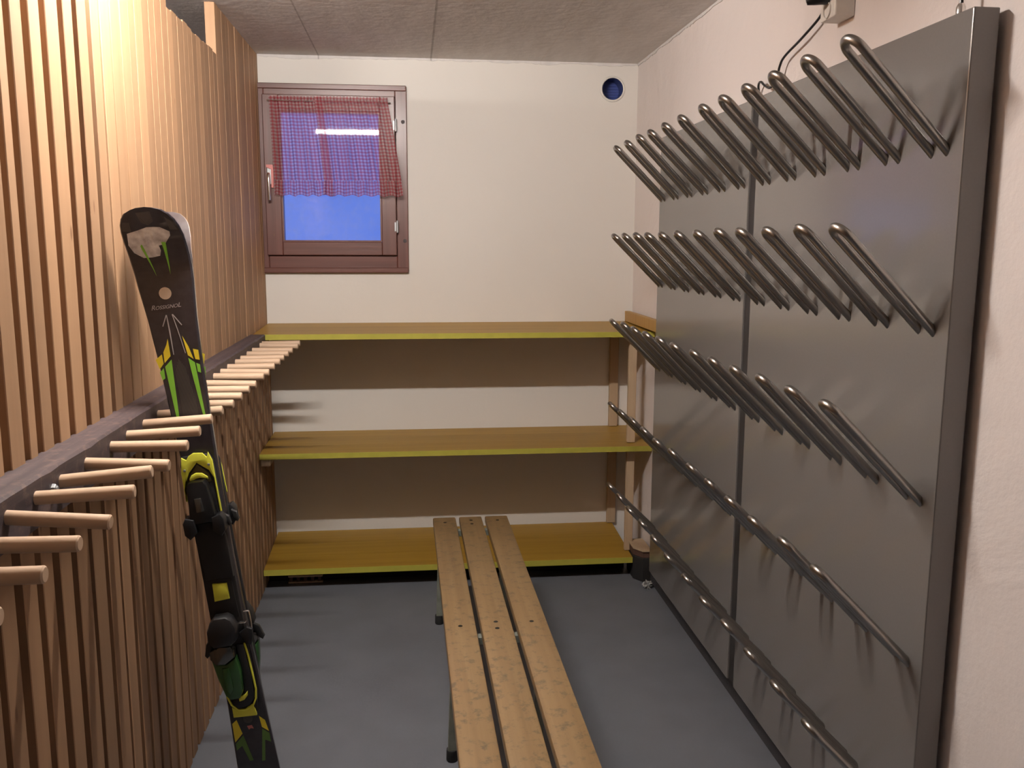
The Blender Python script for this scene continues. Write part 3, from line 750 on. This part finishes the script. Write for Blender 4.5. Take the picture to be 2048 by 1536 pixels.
def ski(label, full):
    t = thing('ski', label, 'ski', group='pair of skis leaning in the peg rack')
    bm = bmesh.new(); loft(bm, lambda s: -curl(s)+.0003, topd, 0, .003); obj('ski_body', bm, M['ski_top'], t)
    bm = bmesh.new(); loft(bm, lambda s: -curl(s), lambda s: -curl(s)-.0026, .0006, 0); obj('steel_edge', bm, M['ski_edge'], t)
    # tip guard
    decal('tip_mark', [[(-.058, 1.532), (-.050, 1.550), (-.036, 1.548), (-.040, 1.528)], [(-.014, 1.566), (.016, 1.566), (.014, 1.545), (0, 1.538), (-.012, 1.545)], [(.040, 1.552), (.052, 1.540), (.058, 1.522), (.042, 1.524)]], M['ski_tip_grey'], t)
    decal('sticker', [sh_([(-.0452, 1.5260), (-.0214, 1.5300), (0, 1.5345), (.015, 1.5335), (.028, 1.5313), (.0447, 1.5202), (.043, 1.5115), (.0308, 1.4995), (.0266, 1.4945), (.0119, 1.493), (.013, 1.482), (.008, 1.4705), (-.0094, 1.4690), (-.0278, 1.4699), (-.045, 1.4834), (-.0515, 1.5011), (-.047, 1.512)])], M['ski_sticker'], t)
    decal('green_spike', [sh_(p) for p in ([(-.030, 1.5014), (-.0225, 1.4988), (-.0100, 1.4265)], [(.0193, 1.5000), (.0285, 1.4990), (.0205, 1.4268)])], M['ski_green'], t, lift=.001)
    decal('dot', [sh_(disc(.0008, 1.386, .0138))], M['ski_cream'], t)
    decal('chevron', [sh_(p) for p in (stroke([(-.0055, 1.337), (-.0045, 1.30), (-.006, 1.245)], .0016), stroke([(-.0060, 1.337), (-.0183, 1.312)], .002), stroke([(.0071, 1.337), (.013, 1.30), (.0205, 1.245)], .0016), stroke([(.0080, 1.337), (.0240, 1.310)], .002))], M['ski_grey'], t)
    decal('yellow_flash', [sh_(p) for p in ([(-.0130, 1.2829), (-.0135, 1.2428), (-.0295, 1.2285), (-.0279, 1.2535), (-.018, 1.270)], [(-.0320, 1.2492), (-.0320, 1.2275), (-.0425, 1.2160), (-.0480, 1.2388)],
        [(.0202, 1.2859), (.0300, 1.2583), (.0360, 1.2292), (.0250, 1.2394)], [(.0386, 1.2526), (.0500, 1.2485), (.0491, 1.2253), (.0399, 1.2284)])], M['ski_yellow'], t)
    decal('green_flash', [sh_(p) for p in ([(-.0130, 1.2346), (-.0160, 1.190), (-.0200, 1.095), (-.0260, 1.095), (-.0300, 1.2200)], [(-.0335, 1.2175), (-.0345, 1.1935), (-.0410, 1.1896), (-.0440, 1.2084)],
        [(.0246, 1.2333), (.0375, 1.2209), (.0376, 1.1896), (.0396, 1.0939), (.0345, 1.0939), (.0278, 1.1791)], [(.0402, 1.2193), (.0480, 1.2146), (.0470, 1.1953), (.0403, 1.1988)])], M['ski_green'], t)
    decal('ribbed_panel', [sh_([(.0030, 1.2326), (.0150, 1.2105), (.0225, 1.150), (.0265, 1.060), (-.0120, 1.060), (-.0105, 1.150), (-.0085, 1.2087)])], M['carbon'], t)
    decal('tail_yellow', [sh_(p) for p in ([(-.036, .3204), (-.0240, .3291), (-.0161, .2904), (-.0374, .2700)], [(.0309, .3296), (.0433, .3163), (.0479, .2855), (.033, .2993)], )], M['ski_yellow'], t)
    decal('tail_green', [sh_(p) for p in ([(-.037, .2660), (-.0150, .2860), (-.002, .2148), (-.0115, .2148), (-.0225, .2580), (-.0374, .2480)], [(.0330, .2950), (.0480, .2800), (.0481, .2560), (.035, .2640), (.026, .2088), (.018, .2088)])], M['tail_green'], t)
    decal('tail_dot', [sh_(disc(.0035, .3270, .0115))], M['ski_tip_grey'], t)
    decal('tail_mark', [sh_([(-.002, .3086), (.010, .3090), (.013, .2990), (.006, .3010), (.001, .2980)])], M['pink_plastic'], t)
    # lettering
    cu = bpy.data.curves.new('lettering', 'FONT'); cu.body = 'RossignoL'; cu.size = .0135; cu.shear = .35; cu.extrude = .0003; cu.align_x = 'CENTER'
    cu.small_caps_scale = .78
    for c in cu.body_format: c.use_small_caps = True
    tmp = bpy.data.objects.new('lettering', cu); COL.objects.link(tmp); bpy.context.view_layer.update()
    me = bpy.data.meshes.new_from_object(tmp.evaluated_get(bpy.context.evaluated_depsgraph_get()))
    COL.objects.unlink(tmp); bpy.data.objects.remove(tmp)
    me.transform(Matrix.Rotation(math.radians(90), 4, 'X'))
    wd = max(v.co.x for v in me.vertices)-min(v.co.x for v in me.vertices); k = .066/wd
    for v in me.vertices: v.co = Vector((v.co.x*k-.0035+K, 0 if False else v.co.y*k, v.co.z*k+1.3515)); v.co.y += topd(v.co.z)-.0006
    me.materials.clear(); me.materials.append(M['ski_grey'])
    lo_ = bpy.data.objects.new('lettering', me); COL.objects.link(lo_); lo_.parent = t
    # --- binding ---
    # raised plate
    pris('binding_plate', sh_([(-.030, 1.006), (.032, 1.006), (.040, .99), (.040, .85), (.040, .40), (.034, .350), (-.024, .345), (-.034, .38), (-.036, .55), (-.034, .85), (-.036, .985)]), -.003, .008, M['black_matte'], t)
    pris('yellow_surround', sh_([(-.036, .968), (-.0293, 1.0062), (-.019, .9987), (-.012, 1.008), (-.0005, 1.0137), (.0201, 1.0109), (.028, 1.000), (.033, 1.012), (.0396, .9908), (.0395, .9484), (.0400, .849), (.0385, .8304), (.0350, .8372), (.0355, .9487), (.028, .968), (.003, .9895), (-.018, .968), (-.027, .950), (-.0327, .9295), (-.034, .90), (-.037, .90)]), .008, .0135, M['lime'], t)
    pris('toe_window', sh_([(-.020, .958), (.003, .986), (.026, .962), (.030, .94), (-.026, .94)]), .0085, .011, M['ski_olive'], t)
    pris('toe_flash', sh_([(-.019, .9540), (-.013, .9620), (-.002, .9663), (.0113, .9642), (.0231, .9540), (.0231, .9480), (.0051, .9534), (-.0048, .952), (-.0192, .9454)]), .011, .015, M['lime'], t)
    for w_, s_ in ((-.0265, .975), (.030, .982)):
        pris('rivet', sh_(disc(w_, s_, .0032, 12)), .0135, .0150, M['galv'], t, .0005)
    tp = pris('toe_piece', sh_([(-.024, .940), (-.018, .950), (.016, .950), (.022, .940), (.027, .90), (.030, .865), (.020, .850), (-.024, .850), (-.030, .865), (-.026, .90)]), .008, .040, M['black_plastic'], t, .005)
    pris('adjust_window', sh_([(-.010, .912), (.006, .912), (.008, .880), (-.010, .878)]), .040, .043, M['smoke'], tp, .001)
    for s_ in (-1, 1):
        pris('toe_wing', sh_([(s_*.020+.001, .862), (s_*.040+.001, .868), (s_*.047+.001, .856), (s_*.047+.001, .828), (s_*.036+.001, .815), (s_*.018+.001, .83)]), .010, .045, M['black_plastic'], tp, .004)
    pris('sole_rest', sh_([(-.031, .846), (.036, .846), (.040, .79), (.040, .705), (-.024, .705), (-.026, .77), (-.031, .80)]), .008, .022, M['black_matte'], t, .003)
    pris('yellow_pad', sh_([(-.0130, .693), (.0201, .690), (.0204, .6514), (-.0149, .6492)]), .010, .020, M['lime'], t, .002)
    pris('brake_base', sh_([(-.020, .712), (.030, .712), (.034, .60), (-.028, .60)]), .008, .012, M['black_matte'], t, .001)
    hp = pris('heel_cup', sh_([(-.030, .606), (-.018, .618), (.010, .618), (.022, .608), (.030, .585), (.026, .556), (.010, .543), (-.030, .543), (-.042, .560), (-.040, .585)]), .008, .050, M['black_plastic'], t, .009)
    pris('heel_wing', sh_([(-.036, .560), (-.052, .548), (-.060, .520), (-.055, .512), (-.046, .520), (-.034, .545)]), .012, .026, M['black_plastic'], hp, .003)
    pris('heel_wing', sh_([(.026, .560), (.046, .572), (.058, .565), (.056, .545), (.050, .525), (.038, .53), (.030, .545)]), .002, .016, M['black_plastic'], hp, .003)
    pris('silver_collar', sh_([(-.0430, .5330), (-.02, .545), (.006, .542), (.0130, .530), (.0125, .512), (-.012, .497), (-.0340, .500), (-.0450, .516)]), .012, .046, M['smoke'], hp, .007)
    hh = pris('heel_housing', sh_([(-.045, .512), (-.030, .497), (-.012, .494), (.0125, .509), (.0170, .47), (.0145, .418), (.004, .402), (-.018, .402), (-.028, .415), (-.038, .46)]), .008, .036, M['dark_green'], t, .006)
    pris('release_lever', sh_([(-.022, .488), (-.006, .488), (-.004, .432), (-.014, .420), (-.023, .432)]), .036, .040, M['dark_green'], hh, .002)
    pris('heel_track', sh_([(.014, .53), (.031, .53), (.036, .44), (.034, .39), (.018, .372), (-.008, .368), (-.022, .385), (-.010, .40), (.012, .408), (.017, .46)]), .008, .016, M['black_plastic'], t, .002)
    pris('yellow_surround', sh_(stroke([(.033, .532), (.0365, .50), (.0385, .455), (.0400, .41), (.036, .385), (.026, .368), (.010, .360), (-.010, .362), (-.024, .378), (-.031, .402)], .0045)), .008, .0125, M['lime'], t, .001)
    pris('rear_badge', sh_([(-.0252, .3444), (.0307, .3407), (.0300, .3560), (.024, .372), (.006, .362), (-.014, .364), (-.0245, .372)]), .004, .0115, M['lime'], t, .001)
    pris('yellow_tab', sh_([(-.002, .398), (.014, .404), (.022, .412), (.020, .400), (.010, .390), (-.002, .388)]), .016, .020, M['lime'], t, .001)
    # ski brake
    base = -thick(.75)
    bm = bmesh.new(); x = .043+K
    tube(bm, smooth_path([(x-.014, base-.010, .5835), (x+.000, base-.010, .583), (x+.004, base-.008, .586)], 4), .0018, 8)
    tube(bm, smooth_path([(x+.002, base-.012, .612), (x+.012, base-.012, .6115), (x+.0145, base-.011, .606), (x+.0145, base-.009, .575), (x+.012, base-.008, .560), (x+.010, base-.006, .55)], 5), .0019, 8)
    obj('brake_wire', bm, M['bright_metal'], t, smooth=True)
    for s_, sz in ((-1, .0), (1, .0)):
        pris('brake_arm', sh_([(s_*.040, .858), (s_*.052, .850), (s_*.055, .832), (s_*.050, .826), (s_*.042, .835)]), -.002, .010, M['black_matte'], t, .002)
    return t

def place(t, flip):
    Rm = Matrix.Rotation(-TH, 4, 'Y') @ (Matrix.Rotation(math.pi, 4, 'Z') if flip else Matrix.Identity(4))
    base = Vector((-.380, 2.123, 0.010)) + Vector((math.cos(TH), 0, math.sin(TH)))*(.005)
    t.rotation_euler = Rm.to_euler(); t.location = base
s1 = ski('black ski with lime green and yellow arrow graphics facing the viewer, leaning between the pegs', True); place(s1, False)
s2 = ski('rear ski of the pair, base pressed against the back of the front ski', False); place(s2, True)
s2.location.y += .0010; s2.location.z -= .004
